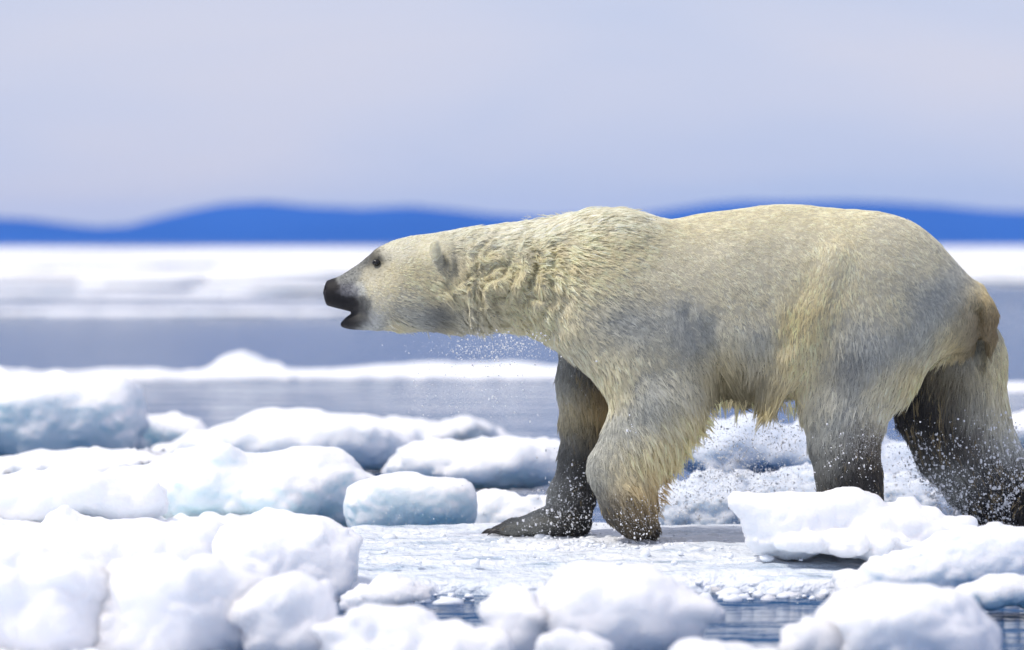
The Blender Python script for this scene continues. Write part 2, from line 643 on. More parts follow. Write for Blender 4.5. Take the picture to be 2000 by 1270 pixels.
# the slushy shelf the bear walks on
def build_shelf():
    x0, x1 = P(640, 1100, -1.0)[0], 2.9
    off = np.array([3.3, 8.1, 1.7])

    def fn(p):
        x, y, z = p[:, 0], p[:, 1], p[:, 2]
        q2 = np.stack([x / 0.9, y / 0.5, np.zeros_like(x)], 1) + off
        edge = -1.30 + 0.5 * noise3(q2 * 0.8) + 0.22 * noise3(q2 * 2.3) + 0.08 * noise3(q2 * 7)
        back = 0.75 + 0.2 * noise3(q2 + 9)
        top = 0.084 + 0.03 * noise3(np.stack([x / 0.5, y / 0.14, z * 0], 1)) + 0.022 * np.abs(noise3(np.stack([x / 0.16, y / 0.05, z * 0], 1)))
        top = top - np.clip(-0.55 - y, 0, 2) * 0.055
        top = top + 0.006 * noise3(p / 0.03)
        f = z - top
        f = smax(f, (edge - y) * 0.6, 0.06)
        f = smax(f, (y - back) * 0.8, 0.06)
        f = smax(f, x0 + 0.06 * noise3(q2 * 4) - x, 0.05)
        f = np.maximum(f, x - x1)
        return np.maximum(f, -0.12 - z)
    lo = np.array([x0 - 0.2, -2.1, -0.15])
    hi = np.array([x1 + 0.1, 1.2, 0.2])
    F, o_, h_ = grid_field(fn, lo, hi, (0.014, 0.014, 0.009), block=4)
    F[0], F[-1], F[:, 0], F[:, -1], F[:, :, 0], F[:, :, -1] = 1, 1, 1, 1, 1, 1
    v, q = surface_nets(F, o_, h_)
    v = smooth_verts(v, q, 1, 0.5)
    o = mesh_obj('ice_shelf', v, q, shelf_material())
    tag(o, 'flat slushy ice shelf awash under the bear\'s paws', 'ice shelf')


build_shelf()

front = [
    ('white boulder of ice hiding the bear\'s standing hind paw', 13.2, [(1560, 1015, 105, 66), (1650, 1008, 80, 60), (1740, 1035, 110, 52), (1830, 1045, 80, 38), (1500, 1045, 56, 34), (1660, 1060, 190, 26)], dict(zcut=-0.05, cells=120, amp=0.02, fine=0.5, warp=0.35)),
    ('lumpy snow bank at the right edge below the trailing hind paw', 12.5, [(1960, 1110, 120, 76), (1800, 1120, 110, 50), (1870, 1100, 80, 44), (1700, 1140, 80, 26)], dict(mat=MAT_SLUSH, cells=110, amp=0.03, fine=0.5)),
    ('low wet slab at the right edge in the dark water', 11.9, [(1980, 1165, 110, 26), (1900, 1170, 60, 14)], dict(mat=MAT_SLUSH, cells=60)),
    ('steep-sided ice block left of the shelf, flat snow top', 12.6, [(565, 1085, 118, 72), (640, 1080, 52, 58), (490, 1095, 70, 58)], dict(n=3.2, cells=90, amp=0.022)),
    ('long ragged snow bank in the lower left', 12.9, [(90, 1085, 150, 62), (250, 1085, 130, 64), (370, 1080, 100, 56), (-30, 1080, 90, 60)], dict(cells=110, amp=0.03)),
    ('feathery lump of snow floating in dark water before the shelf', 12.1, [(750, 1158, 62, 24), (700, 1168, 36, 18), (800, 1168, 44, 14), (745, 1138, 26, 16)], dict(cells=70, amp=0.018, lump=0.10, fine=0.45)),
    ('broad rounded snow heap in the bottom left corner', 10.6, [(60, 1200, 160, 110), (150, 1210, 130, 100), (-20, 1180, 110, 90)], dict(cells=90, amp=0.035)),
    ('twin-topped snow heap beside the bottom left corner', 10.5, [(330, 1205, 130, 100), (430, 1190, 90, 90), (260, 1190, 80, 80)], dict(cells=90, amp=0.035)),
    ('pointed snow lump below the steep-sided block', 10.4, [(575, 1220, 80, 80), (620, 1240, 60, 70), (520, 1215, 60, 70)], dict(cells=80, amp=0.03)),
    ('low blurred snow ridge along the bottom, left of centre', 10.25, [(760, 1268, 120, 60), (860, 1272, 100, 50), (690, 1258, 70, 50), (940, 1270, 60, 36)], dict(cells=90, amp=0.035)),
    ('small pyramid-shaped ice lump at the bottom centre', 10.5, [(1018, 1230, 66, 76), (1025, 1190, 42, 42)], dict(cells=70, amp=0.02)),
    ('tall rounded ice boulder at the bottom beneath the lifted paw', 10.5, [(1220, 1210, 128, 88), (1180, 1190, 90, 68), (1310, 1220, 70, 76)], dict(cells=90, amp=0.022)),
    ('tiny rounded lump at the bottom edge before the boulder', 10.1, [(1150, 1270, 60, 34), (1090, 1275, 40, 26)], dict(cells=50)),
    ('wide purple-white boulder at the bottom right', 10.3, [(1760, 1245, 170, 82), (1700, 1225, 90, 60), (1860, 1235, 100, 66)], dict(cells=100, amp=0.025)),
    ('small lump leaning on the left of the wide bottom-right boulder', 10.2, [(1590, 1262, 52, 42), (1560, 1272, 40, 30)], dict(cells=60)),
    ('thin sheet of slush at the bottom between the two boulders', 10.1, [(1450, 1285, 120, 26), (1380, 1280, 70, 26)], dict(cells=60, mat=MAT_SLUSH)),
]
for i, (lab, D, bl, kw) in enumerate(front):
    kw = dict(kw)
    kw.setdefault('cells', 80)
    kw.setdefault('mat', MAT_FRONT)
    ice('ice_lump', lab, D, bl, seed=70 + i, group=G_FRONT, cat='ice lump', **kw)

# half-sunk slush that fills the gaps between the lumps at lower left
def build_slush():
    nx, ny = 260, 150
    x = np.linspace(-2.9, -0.62, nx)
    y = np.linspace(-4.7, 2.4, ny)
    X, Y = np.meshgrid(x, y, indexing='ij')
    q = np.stack([X.ravel(), Y.ravel(), np.zeros(X.size)], 1)
    z = 0.030 + 0.12 * np.abs(noise3(q / 0.33 + 2)) + 0.06 * np.abs(noise3(q / 0.12 + 5)) + 0.02 * noise3(q / 0.04)
    ex = np.minimum(np.minimum(q[:, 0] + 2.9, (-0.66 + 0.12 * noise3(q / 0.3 + 7)) - q[:, 0]), np.minimum(q[:, 1] + 4.7, 2.4 - q[:, 1]))
    z = np.where(ex < 0.25, z - (0.25 - ex) * 0.9, z)
    idx = np.arange(nx * ny).reshape(nx, ny)
    f = np.stack([idx[:-1, :-1].ravel(), idx[1:, :-1].ravel(), idx[1:, 1:].ravel(), idx[:-1, 1:].ravel()], 1)
    o = mesh_obj('slush', np.stack([q[:, 0], q[:, 1], np.maximum(z, -0.08)], 1), f, MAT_FRONT)
    tag(o, 'half-sunk white slush filling the gaps between the ice lumps at lower left', 'slush', kind='stuff')


build_slush()

# small brash in the dark water between the boulders
brash = [(1400, 1156, 15, 7, 'leftmost small brash piece in the dark water right of the boulder'),
         (1440, 1166, 9, 6, 'tiny brash piece, second from the left in the dark water'),
         (1470, 1152, 14, 7, 'pale brash piece, third from the left in the dark water'),
         (1497, 1170, 17, 11, 'largest pointed brash piece in the dark water'),
         (1545, 1163, 19, 5, 'long flat brash piece in the dark water'),
         (1600, 1166, 11, 7, 'rightmost triangular brash piece in the dark water'),
         (1362, 1166, 8, 5, 'tiny brash piece nearest the rounded boulder'),
         (1570, 1148, 12, 5, 'faint brash piece at the shelf edge')]
for i, (px, py, rx, ry, lab) in enumerate(brash):
    D = CAM_H * FPX / (py + 2 - HZ)
    ice('brash_piece', lab, D, [(px, py, rx, ry), (px + rx * 0.5, py + 1, rx * 0.6, ry * 0.7)], zcut=-0.02, amp=0.006, lump=0.03, knobs=0, cells=18, seed=100 + i,
        mat=MAT_SLUSH, cat='brash ice', group='brash ice in the dark water')


# ------------------------------------------------------------------ the bear
PXM = CAM_D / FPX       # metres per photo pixel in the bear's mid plane

SPINE = np.array([  # px, top, bottom, half width (px)
    (632, 566, 574, 6), (636, 553, 592, 20), (645, 547, 598, 26), (660, 541, 601, 31), (680, 530, 607, 34), (700, 515, 616, 40),
    (718, 500, 630, 47), (735, 485, 636, 54), (755, 474, 640, 60), (790, 464, 643, 70), (838, 456, 646, 78), (880, 449, 647, 82),
    (930, 442, 646, 88), (980, 437, 645, 96), (1030, 433, 653, 108), (1080, 427, 676, 126), (1120, 419, 702, 140), (1160, 413, 728, 150),
    (1200, 412, 746, 158), (1235, 418, 757, 162), (1265, 426, 765, 165), (1300, 428, 772, 168), (1370, 417, 781, 172), (1440, 408, 783, 176),
    (1510, 402, 776, 177), (1570, 401, 764, 176), (1640, 408, 742, 175), (1700, 422, 728, 172), (1760, 446, 715, 166), (1810, 474, 702, 156),
    (1860, 511, 690, 138), (1900, 546, 680, 112), (1925, 570, 665, 84), (1940, 592, 645, 50), (1948, 613, 630, 15)], float)


def cr_interp(x, xs, ys):
    """smooth (monotone cubic-ish) interpolation through table points"""
    m = np.gradient(ys, xs)
    i = np.clip(np.searchsorted(xs, x) - 1, 0, len(xs) - 2)
    h = xs[i + 1] - xs[i]
    t = np.clip((x - xs[i]) / h, 0, 1)
    t2, t3 = t * t, t * t * t
    return (2 * t3 - 3 * t2 + 1) * ys[i] + (t3 - 2 * t2 + t) * h * m[i] + (-2 * t3 + 3 * t2) * ys[i + 1] + (t3 - t2) * h * m[i + 1]


def spine_field(p):
    px = 1000 + p[:, 0] / PXM
    py = HZ + (CAM_H - p[:, 2]) / PXM
    t = cr_interp(px, SPINE[:, 0], SPINE[:, 1])
    b = cr_interp(px, SPINE[:, 0], SPINE[:, 2])
    w = np.maximum(cr_interp(px, SPINE[:, 0], SPINE[:, 3]), 3)
    hz = np.maximum((b - t) / 2, 3)
    cz = (b + t) / 2
    # the belly hangs wider than the back
    v = (py - cz) / hz
    ww = w * (1 + 0.06 * np.clip(v, -1, 1))
    nn = 2.25
    r = (np.abs(p[:, 1] / PXM / ww) ** nn + np.abs(v) ** nn) ** (1 / nn)
    f = (r - 1) * np.minimum(w, hz)
    f = np.maximum(f, 632 - px)
    f = np.maximum(f, px - 1948)
    return f * PXM


def chain_field(p, pts, lat=1.0):
    """rounded limb through pts (photo x, y, depth, radius px); lat scales the sideways thickness"""
    out = None
    for a, b in zip(pts[:-1], pts[1:]):
        A, B = P(*a[:3]), P(*b[:3])
        ra, rb = a[3] * (CAM_D + a[2]) / FPX, b[3] * (CAM_D + b[2]) / FPX
        S = np.array([1, 1 / lat, 1])
        pa = (p - A) * S
        ba = (B - A) * S
        t = np.clip((pa @ ba) / (ba @ ba), 0, 1)
        d = np.linalg.norm(pa - t[:, None] * ba, axis=1) - (ra + (rb - ra) * t)
        if lat < 1:
            d = d * (0.5 + 0.5 * lat)
        out = d if out is None else smin(out, d, 0.025)
    return out


def ell_field(p, c, r, n=2.0):
    q = np.abs((p - c) / r)
    return ((q ** n).sum(1) ** (1 / n) - 1) * min(r)


NEAR_FORE = [(1190, 590, -0.15, 118), (1255, 690, -0.19, 104), (1288, 780, -0.21, 88), (1255, 858, -0.21, 76), (1216, 920, -0.20, 66), (1226, 985, -0.19, 52)]
NEAR_PAW = [(1224, 970, -0.19, 48), (1246, 1020, -0.19, 30), (1268, 1034, -0.19, 18)]
FAR_FORE = [(1190, 660, 0.14, 95), (1160, 750, 0.16, 70), (1148, 825, 0.17, 50), (1132, 900, 0.17, 40), (1116, 970, 0.17, 44), (1106, 1010, 0.17, 38)]
FAR_PAW = [(1125, 1024, 0.17, 28), (1060, 1024, 0.17, 26), (1000, 1033, 0.17, 17), (962, 1041, 0.17, 8)]
NEAR_HIND = [(1705, 570, -0.13, 150), (1680, 690, -0.17, 128), (1650, 800, -0.19, 84), (1648, 860, -0.19, 68), (1658, 930, -0.19, 62), (1668, 990, -0.19, 58)]
NEAR_HPAW = [(1675, 1015, -0.19, 40), (1610, 1028, -0.19, 30), (1560, 1040, -0.19, 18)]
FAR_HIND = [(1825, 650, 0.13, 112), (1852, 715, 0.16, 112), (1858, 790, 0.17, 104), (1880, 860, 0.17, 96), (1922, 925, 0.17, 84), (1972, 990, 0.17, 66), (1985, 1030, 0.17, 44)]
FAR_HPAW = [(2000, 1000, 0.17, 48), (1965, 1036, 0.17, 26), (1935, 1040, 0.17, 16)]
TAIL = [(1902, 575, 0, 26), (1924, 612, 0, 18), (1930, 660, 0, 14), (1930, 715, 0, 8)]
FLAP = [(1640, 500, -0.285, 20), (1592, 610, -0.30, 24), (1548, 700, -0.285, 24), (1500, 778, -0.22, 20)]


def bear_parts(p):
    d = {}
    d['spine'] = spine_field(p)
    d['near_fore'] = smin(chain_field(p, NEAR_FORE, 0.72), chain_field(p, NEAR_PAW, 1.5), 0.04)
    d['far_fore'] = smin(chain_field(p, FAR_FORE, 0.8), chain_field(p, FAR_PAW, 2.2), 0.04)
    d['near_hind'] = smin(chain_field(p, NEAR_HIND, 0.72), chain_field(p, NEAR_HPAW, 2.0), 0.04)
    d['far_hind'] = smin(chain_field(p, FAR_HIND, 0.7), chain_field(p, FAR_HPAW, 2.0), 0.04)
    return d


def seg_mask(px, py, a, b, w):
    """soft 0..1 stroke between two photo points"""
    ax, ay = a
    bx, by = b
    t = np.clip(((px - ax) * (bx - ax) + (py - ay) * (by - ay)) / ((bx - ax) ** 2 + (by - ay) ** 2), 0, 1)
    d2 = (px - ax - t * (bx - ax)) ** 2 + (py - ay - t * (by - ay)) ** 2
    return np.exp(-d2 / (2 * w * w))


def bear_field(p):
    d = bear_parts(p)
    f = d['spine']
    # head: cheeks, brows, lower jaw, ears
    for s in (-1, 1):
        f = smin(f, ell_field(p, P(800, 565, s * 0.075), np.array([0.125, 0.075, 0.115])), 0.05)
        f = smin(f, ell_field(p, P(756, 503, s * 0.060), np.array([0.06, 0.040, 0.036])), 0.03)
        f = smin(f, ell_field(p, P(672, 578, s * 0.028), np.array([0.06, 0.036, 0.042])), 0.02)
        f = smin(f, ell_field(p, P(850, 490, s * 0.154), np.array([0.024, 0.030, 0.044])), 0.010)
        f = smax(f, -ell_field(p, P(872, 502, s * 0.168), np.array([0.014, 0.035, 0.044])), 0.008)
    jaw = chain_field(p, [(780, 620, 0, 22), (735, 622, 0, 20), (705, 624, 0, 17), (684, 629, 0, 11), (670, 634, 0, 6)], 1.7)
    f = smin(f, jaw, 0.012)
    f = smax(f, -chain_field(p, [(633, 630, 0, 17), (660, 617, 0, 9), (686, 611, 0, 4)], 4.0), 0.006)
    for s in (-1, 1):   # eye sockets, nostrils
        f = smax(f, -ell_field(p, P(734, 513, s * 0.112), np.array([0.026, 0.022, 0.018])), 0.012)
        f = smax(f, -ell_field(p, P(640, 566, s * 0.030), np.array([0.014, 0.014, 0.010])), 0.006)
    # limbs grow out of the trunk
    f = smin(f, d['near_fore'], 0.085)
    f = smin(f, d['far_fore'], 0.06)
    f = smin(f, d['near_hind'], 0.09)
    f = smin(f, d['far_hind'], 0.06)
    for s in (-1, 1):
        f = smin(f, chain_field(p, [(a, b, -s * c, r) for a, b, c, r in FLAP]), 0.05)
        f = smin(f, ell_field(p, P(1215, 480, s * 0.15), np.array([0.20, 0.09, 0.12])), 0.08)     # shoulder blade
    for k in range(5):
        f = smin(f, ell_field(p, P(990 + abs(k - 2) * 8, 1035, 0.17 + (k - 2) * 0.038), np.array([0.062, 0.0165, 0.024])), 0.006)
        f = smin(f, ell_field(p, P(1262, 1032, -0.19 + (k - 2) * 0.030), np.array([0.030, 0.014, 0.024])), 0.008)
    f = smin(f, chain_field(p, TAIL, 1.3), 0.02)
    # folds and hollows
    d2 = CAM_D + p[:, 1]
    px = 1000 + p[:, 0] * FPX / d2
    py = HZ + (CAM_H - p[:, 2]) * FPX / d2
    side = np.clip(np.abs(p[:, 1]) / 0.1, 0, 1)
    f = f + 0.026 * side * seg_mask(px, py, (1385, 640), (1412, 750), 13) * (p[:, 1] < 0)
    f = f + 0.014 * side * seg_mask(px, py, (1340, 610), (1372, 710), 8) * (p[:, 1] < 0)
    f = f + 0.020 * side * seg_mask(px, py, (1080, 640), (1100, 590), 14)
    f = f + 0.014 * side * seg_mask(px, py, (880, 560), (905, 600), 9)
    f = f + 0.030 * seg_mask(px, py, (1908, 610), (1916, 710), 8)
    # loose wrinkled hide of the neck
    m = np.exp(-(((px - 985) / 112) ** 4)) * np.exp(-(((py - 562) / 88) ** 4)) * side
    sel = m > 0.02
    if sel.any():
        q = p[sel]
        w1 = noise3(q / 0.12) * 0.9
        a = np.stack([(px[sel] + 0.35 * (py[sel] - 560)) / 26 + 2.0 * w1, q[:, 1] * 3, py[sel] / 75 + w1], 1)
        b = np.stack([(px[sel] - 0.4 * (py[sel] - 560)) / 15 + 1.5 * w1, q[:, 1] * 3 + 5, py[sel] / 42], 1)
        g = np.zeros(len(p))
        g[sel] = m[sel] * (0.055 * (np.abs(noise3(a)) * 2 - 0.3) + 0.026 * (np.abs(noise3(b)) * 2 - 0.3))
        f = f - g
    # muscle unevenness
    f = f - 0.010 * noise3(p / np.array([0.22, 0.3, 0.22])) - 0.0035 * noise3(p / 0.07)
    return f


def build_bear_mesh():
    lo = np.array([-0.75, -0.46, 0.0])
    hi = np.array([2.22, 0.46, 1.42])
    F, o_, h_ = grid_field(bear_field, lo, hi, 0.0068, block=4)
    F[0], F[-1], F[:, 0], F[:, -1], F[:, :, 0], F[:, :, -1] = 1, 1, 1, 1, 1, 1
    v, q = surface_nets(F, o_, h_)
    v = smooth_verts(v, q, 2, 0.5)
    # keep only the one connected body
    lab = np.arange(len(v))
    for _ in range(4000):
        m = lab[q].min(1)
        new = lab.copy()
        for k in range(4):
            np.minimum.at(new, q[:, k], m)
        new = new[new]
        if (new == lab).all():
            break
        lab = new
    main = np.bincount(lab).argmax()
    keep = lab == main
    idx = np.cumsum(keep) - 1
    q = idx[q[keep[q[:, 0]]]]
    return v[keep], q


CREAM = (0.96, 0.87, 0.59)
PALE = (0.97, 0.92, 0.71)
MIX = (0.89, 0.83, 0.62)
GREY = (0.64, 0.645, 0.58)
DGREY = (0.28, 0.285, 0.26)
YEL = (0.95, 0.81, 0.44)
OCH = (0.62, 0.43, 0.17)
BRN = (0.26, 0.14, 0.05)
DRK = (0.030, 0.027, 0.022)
BLK = (0.012, 0.011, 0.012)
# photo x, y, colour, flow (dx, dy), length m, lift
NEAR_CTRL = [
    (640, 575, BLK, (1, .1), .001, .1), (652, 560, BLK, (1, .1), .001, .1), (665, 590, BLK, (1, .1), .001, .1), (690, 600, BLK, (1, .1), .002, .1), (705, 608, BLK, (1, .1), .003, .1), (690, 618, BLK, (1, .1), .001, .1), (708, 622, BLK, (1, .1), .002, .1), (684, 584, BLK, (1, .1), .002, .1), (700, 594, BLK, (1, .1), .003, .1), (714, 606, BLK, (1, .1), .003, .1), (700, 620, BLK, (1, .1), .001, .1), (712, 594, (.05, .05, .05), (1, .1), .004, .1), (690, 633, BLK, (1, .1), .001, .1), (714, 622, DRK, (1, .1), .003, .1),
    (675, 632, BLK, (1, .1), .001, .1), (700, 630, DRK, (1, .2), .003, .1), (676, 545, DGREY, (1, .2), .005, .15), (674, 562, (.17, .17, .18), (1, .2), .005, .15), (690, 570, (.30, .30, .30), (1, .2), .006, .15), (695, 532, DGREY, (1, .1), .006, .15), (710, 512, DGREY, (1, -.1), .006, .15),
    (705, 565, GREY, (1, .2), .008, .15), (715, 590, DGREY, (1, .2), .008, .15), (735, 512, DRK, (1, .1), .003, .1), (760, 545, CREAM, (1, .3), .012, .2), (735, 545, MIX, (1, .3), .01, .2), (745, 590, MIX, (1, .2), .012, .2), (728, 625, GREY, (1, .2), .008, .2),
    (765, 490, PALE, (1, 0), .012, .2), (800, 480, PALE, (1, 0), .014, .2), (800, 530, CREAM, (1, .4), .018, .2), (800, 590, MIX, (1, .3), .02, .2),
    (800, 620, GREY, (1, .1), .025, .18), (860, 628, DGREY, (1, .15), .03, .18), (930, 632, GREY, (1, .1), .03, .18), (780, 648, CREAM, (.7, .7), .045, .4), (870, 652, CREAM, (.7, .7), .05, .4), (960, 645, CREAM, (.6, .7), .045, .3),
    (850, 560, CREAM, (1, .5), .03, .25), (848, 488, PALE, (.5, -.6), .009, .2), (877, 512, DGREY, (.5, .6), .010, .2), (846, 474, PALE, (.5, -.5), .009, .2), (848, 504, PALE, (.6, .2), .009, .2), (856, 488, PALE, (.6, -.2), .009, .2), (838, 500, CREAM, (1, .1), .012, .2), (900, 460, PALE, (1, 0), .03, .22), (980, 450, PALE, (1, -.02), .04, .25), (1060, 440, PALE, (1, -.1), .05, .35),  # dark grey point behind the ear paints in its shadow slit
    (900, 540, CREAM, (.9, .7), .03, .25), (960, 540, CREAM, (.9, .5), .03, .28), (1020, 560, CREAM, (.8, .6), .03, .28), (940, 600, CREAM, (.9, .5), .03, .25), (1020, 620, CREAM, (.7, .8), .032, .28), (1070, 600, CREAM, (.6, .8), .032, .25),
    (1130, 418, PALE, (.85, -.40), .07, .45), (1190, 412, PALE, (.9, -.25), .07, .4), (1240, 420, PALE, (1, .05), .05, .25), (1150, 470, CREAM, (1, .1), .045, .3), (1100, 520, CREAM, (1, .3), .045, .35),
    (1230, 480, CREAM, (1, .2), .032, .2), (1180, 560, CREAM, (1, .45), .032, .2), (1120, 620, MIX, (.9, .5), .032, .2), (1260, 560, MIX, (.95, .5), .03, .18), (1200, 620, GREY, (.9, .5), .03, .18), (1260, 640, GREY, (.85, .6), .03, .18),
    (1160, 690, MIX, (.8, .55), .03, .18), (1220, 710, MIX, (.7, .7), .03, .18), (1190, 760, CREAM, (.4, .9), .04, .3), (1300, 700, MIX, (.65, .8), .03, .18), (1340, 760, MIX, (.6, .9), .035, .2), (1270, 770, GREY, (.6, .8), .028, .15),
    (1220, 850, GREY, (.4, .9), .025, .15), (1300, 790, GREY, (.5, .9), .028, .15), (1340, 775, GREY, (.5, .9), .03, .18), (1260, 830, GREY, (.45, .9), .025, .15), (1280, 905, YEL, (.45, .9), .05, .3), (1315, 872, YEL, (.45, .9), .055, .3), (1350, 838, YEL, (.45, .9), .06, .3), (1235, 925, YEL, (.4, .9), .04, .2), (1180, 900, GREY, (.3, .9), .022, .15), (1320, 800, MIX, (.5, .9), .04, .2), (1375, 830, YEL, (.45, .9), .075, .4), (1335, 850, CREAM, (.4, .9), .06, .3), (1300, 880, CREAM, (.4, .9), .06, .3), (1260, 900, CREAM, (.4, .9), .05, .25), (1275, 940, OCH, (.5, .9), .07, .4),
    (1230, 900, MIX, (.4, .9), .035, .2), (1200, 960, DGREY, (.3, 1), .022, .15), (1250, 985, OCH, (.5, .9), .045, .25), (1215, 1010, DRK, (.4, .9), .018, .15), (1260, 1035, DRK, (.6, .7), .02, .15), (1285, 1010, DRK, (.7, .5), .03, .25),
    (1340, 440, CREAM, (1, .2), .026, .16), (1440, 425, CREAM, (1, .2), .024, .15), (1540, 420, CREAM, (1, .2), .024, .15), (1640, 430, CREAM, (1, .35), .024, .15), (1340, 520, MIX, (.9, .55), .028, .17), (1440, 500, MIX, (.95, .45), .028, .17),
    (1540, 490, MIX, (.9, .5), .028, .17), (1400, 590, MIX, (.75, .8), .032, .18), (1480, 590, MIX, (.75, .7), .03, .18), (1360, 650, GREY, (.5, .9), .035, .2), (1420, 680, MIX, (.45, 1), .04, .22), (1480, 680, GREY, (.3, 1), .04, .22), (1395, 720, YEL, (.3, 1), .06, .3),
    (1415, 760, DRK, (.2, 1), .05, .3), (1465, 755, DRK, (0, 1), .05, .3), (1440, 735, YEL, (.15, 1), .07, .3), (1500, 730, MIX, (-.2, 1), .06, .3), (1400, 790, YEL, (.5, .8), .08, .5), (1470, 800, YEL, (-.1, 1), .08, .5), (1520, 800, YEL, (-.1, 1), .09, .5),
    (1632, 500, CREAM, (.1, 1), .028, .18), (1626, 535, PALE, (-.1, 1), .03, .2), (1610, 565, YEL, (-.2, 1), .032, .2), (1585, 605, YEL, (-.3, 1), .035, .2), (1350, 640, GREY, (.5, .9), .03, .18), (1364, 685, (.46, .47, .44), (.4, .9), .03, .18), (1428, 768, DRK, (.1, 1), .04, .3), (1486, 765, DRK, (0, 1), .04, .3), (1600, 570, CREAM, (-.2, 1), .032, .2), (1570, 640, YEL, (-.4, 1), .04, .22), (1530, 720, YEL, (-.45, 1), .05, .25), (1500, 780, YEL, (-.3, 1), .06, .3), (1600, 650, CREAM, (.15, 1), .05, .35), (1580, 700, CREAM, (.1, 1), .05, .3),  # lit flank-fold crest and foreleg-crease shade, both painted into the fur colour
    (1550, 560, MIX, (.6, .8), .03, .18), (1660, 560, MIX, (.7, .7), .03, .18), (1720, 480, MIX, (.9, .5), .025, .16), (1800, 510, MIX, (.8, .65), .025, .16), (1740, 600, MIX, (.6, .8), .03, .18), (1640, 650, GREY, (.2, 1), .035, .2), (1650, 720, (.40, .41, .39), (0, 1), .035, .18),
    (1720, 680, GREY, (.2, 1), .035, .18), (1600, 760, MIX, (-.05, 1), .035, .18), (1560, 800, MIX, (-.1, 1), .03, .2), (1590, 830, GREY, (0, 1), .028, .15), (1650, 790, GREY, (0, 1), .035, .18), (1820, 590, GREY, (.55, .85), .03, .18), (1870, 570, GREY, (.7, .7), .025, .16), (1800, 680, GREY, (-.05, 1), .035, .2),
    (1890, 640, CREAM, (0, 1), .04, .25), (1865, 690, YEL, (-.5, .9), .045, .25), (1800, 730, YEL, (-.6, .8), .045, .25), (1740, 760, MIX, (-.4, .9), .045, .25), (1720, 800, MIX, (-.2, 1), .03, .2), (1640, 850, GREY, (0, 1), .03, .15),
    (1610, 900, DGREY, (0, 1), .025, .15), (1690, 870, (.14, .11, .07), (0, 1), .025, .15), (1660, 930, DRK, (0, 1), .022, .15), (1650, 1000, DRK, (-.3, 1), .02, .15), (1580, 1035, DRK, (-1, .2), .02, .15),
    (1925, 580, YEL, (.3, 1), .022, .18), (1914, 640, (.09, .05, .02), (0, 1), .03, .2), (1936, 640, BRN, (.1, 1), .028, .2), (1938, 610, OCH, (.1, 1), .024, .2), (1928, 720, BRN, (.1, 1), .03, .2), (1922, 690, (.12, .06, .025), (0, 1), .04, .2), (1950, 690, YEL, (.2, 1), .03, .2),  # brown tail fur, with the shade of its crease painted in
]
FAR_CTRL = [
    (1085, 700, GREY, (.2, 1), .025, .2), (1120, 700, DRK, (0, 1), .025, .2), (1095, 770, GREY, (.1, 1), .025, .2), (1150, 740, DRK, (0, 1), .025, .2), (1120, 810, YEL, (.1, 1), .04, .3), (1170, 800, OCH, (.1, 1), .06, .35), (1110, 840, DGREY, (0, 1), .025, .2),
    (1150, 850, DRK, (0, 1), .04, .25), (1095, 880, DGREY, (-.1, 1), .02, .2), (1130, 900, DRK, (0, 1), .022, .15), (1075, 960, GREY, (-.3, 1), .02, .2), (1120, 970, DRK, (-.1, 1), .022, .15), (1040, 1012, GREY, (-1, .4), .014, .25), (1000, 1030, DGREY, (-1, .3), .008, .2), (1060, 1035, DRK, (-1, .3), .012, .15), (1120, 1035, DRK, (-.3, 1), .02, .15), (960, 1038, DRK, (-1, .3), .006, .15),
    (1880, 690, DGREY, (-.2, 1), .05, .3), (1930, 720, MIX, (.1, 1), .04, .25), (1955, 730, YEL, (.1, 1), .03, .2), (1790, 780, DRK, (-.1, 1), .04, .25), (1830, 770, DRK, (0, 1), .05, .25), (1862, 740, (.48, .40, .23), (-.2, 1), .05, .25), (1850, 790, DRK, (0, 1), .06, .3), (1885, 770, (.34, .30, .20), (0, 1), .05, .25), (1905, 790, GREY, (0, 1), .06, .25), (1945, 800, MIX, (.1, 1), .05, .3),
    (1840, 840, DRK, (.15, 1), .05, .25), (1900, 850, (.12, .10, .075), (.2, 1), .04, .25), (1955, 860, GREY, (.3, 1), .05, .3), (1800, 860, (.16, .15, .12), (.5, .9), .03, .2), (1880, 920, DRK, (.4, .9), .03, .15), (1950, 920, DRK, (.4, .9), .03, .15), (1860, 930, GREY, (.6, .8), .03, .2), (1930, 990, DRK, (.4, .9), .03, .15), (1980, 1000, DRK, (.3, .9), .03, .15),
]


def ctrl_eval(px, py, far, sig=30.0):
    """smoothly blended colour, flow, length and lift"""
    n = len(px)
    res = np.zeros((n, 7))
    for tab, sel in ((NEAR_CTRL, ~far), (FAR_CTRL, far)):
        if not sel.any():
            continue
        cx = np.array([c[0] for c in tab], float)
        cyy = np.array([c[1] for c in tab], float)
        val = np.array([[*c[2], *c[3], c[4], c[5]] for c in tab], float)
        fl = np.linalg.norm(val[:, 3:5], axis=1)[:, None]
        val[:, 3:5] /= fl
        # tight points near the face, broad ones on the body
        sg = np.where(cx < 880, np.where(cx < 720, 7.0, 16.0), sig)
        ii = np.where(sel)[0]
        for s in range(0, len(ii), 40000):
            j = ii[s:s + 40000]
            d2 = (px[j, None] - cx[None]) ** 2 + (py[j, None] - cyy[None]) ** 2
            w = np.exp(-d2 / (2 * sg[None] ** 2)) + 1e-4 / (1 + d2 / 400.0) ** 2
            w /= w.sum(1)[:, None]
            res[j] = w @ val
    return res


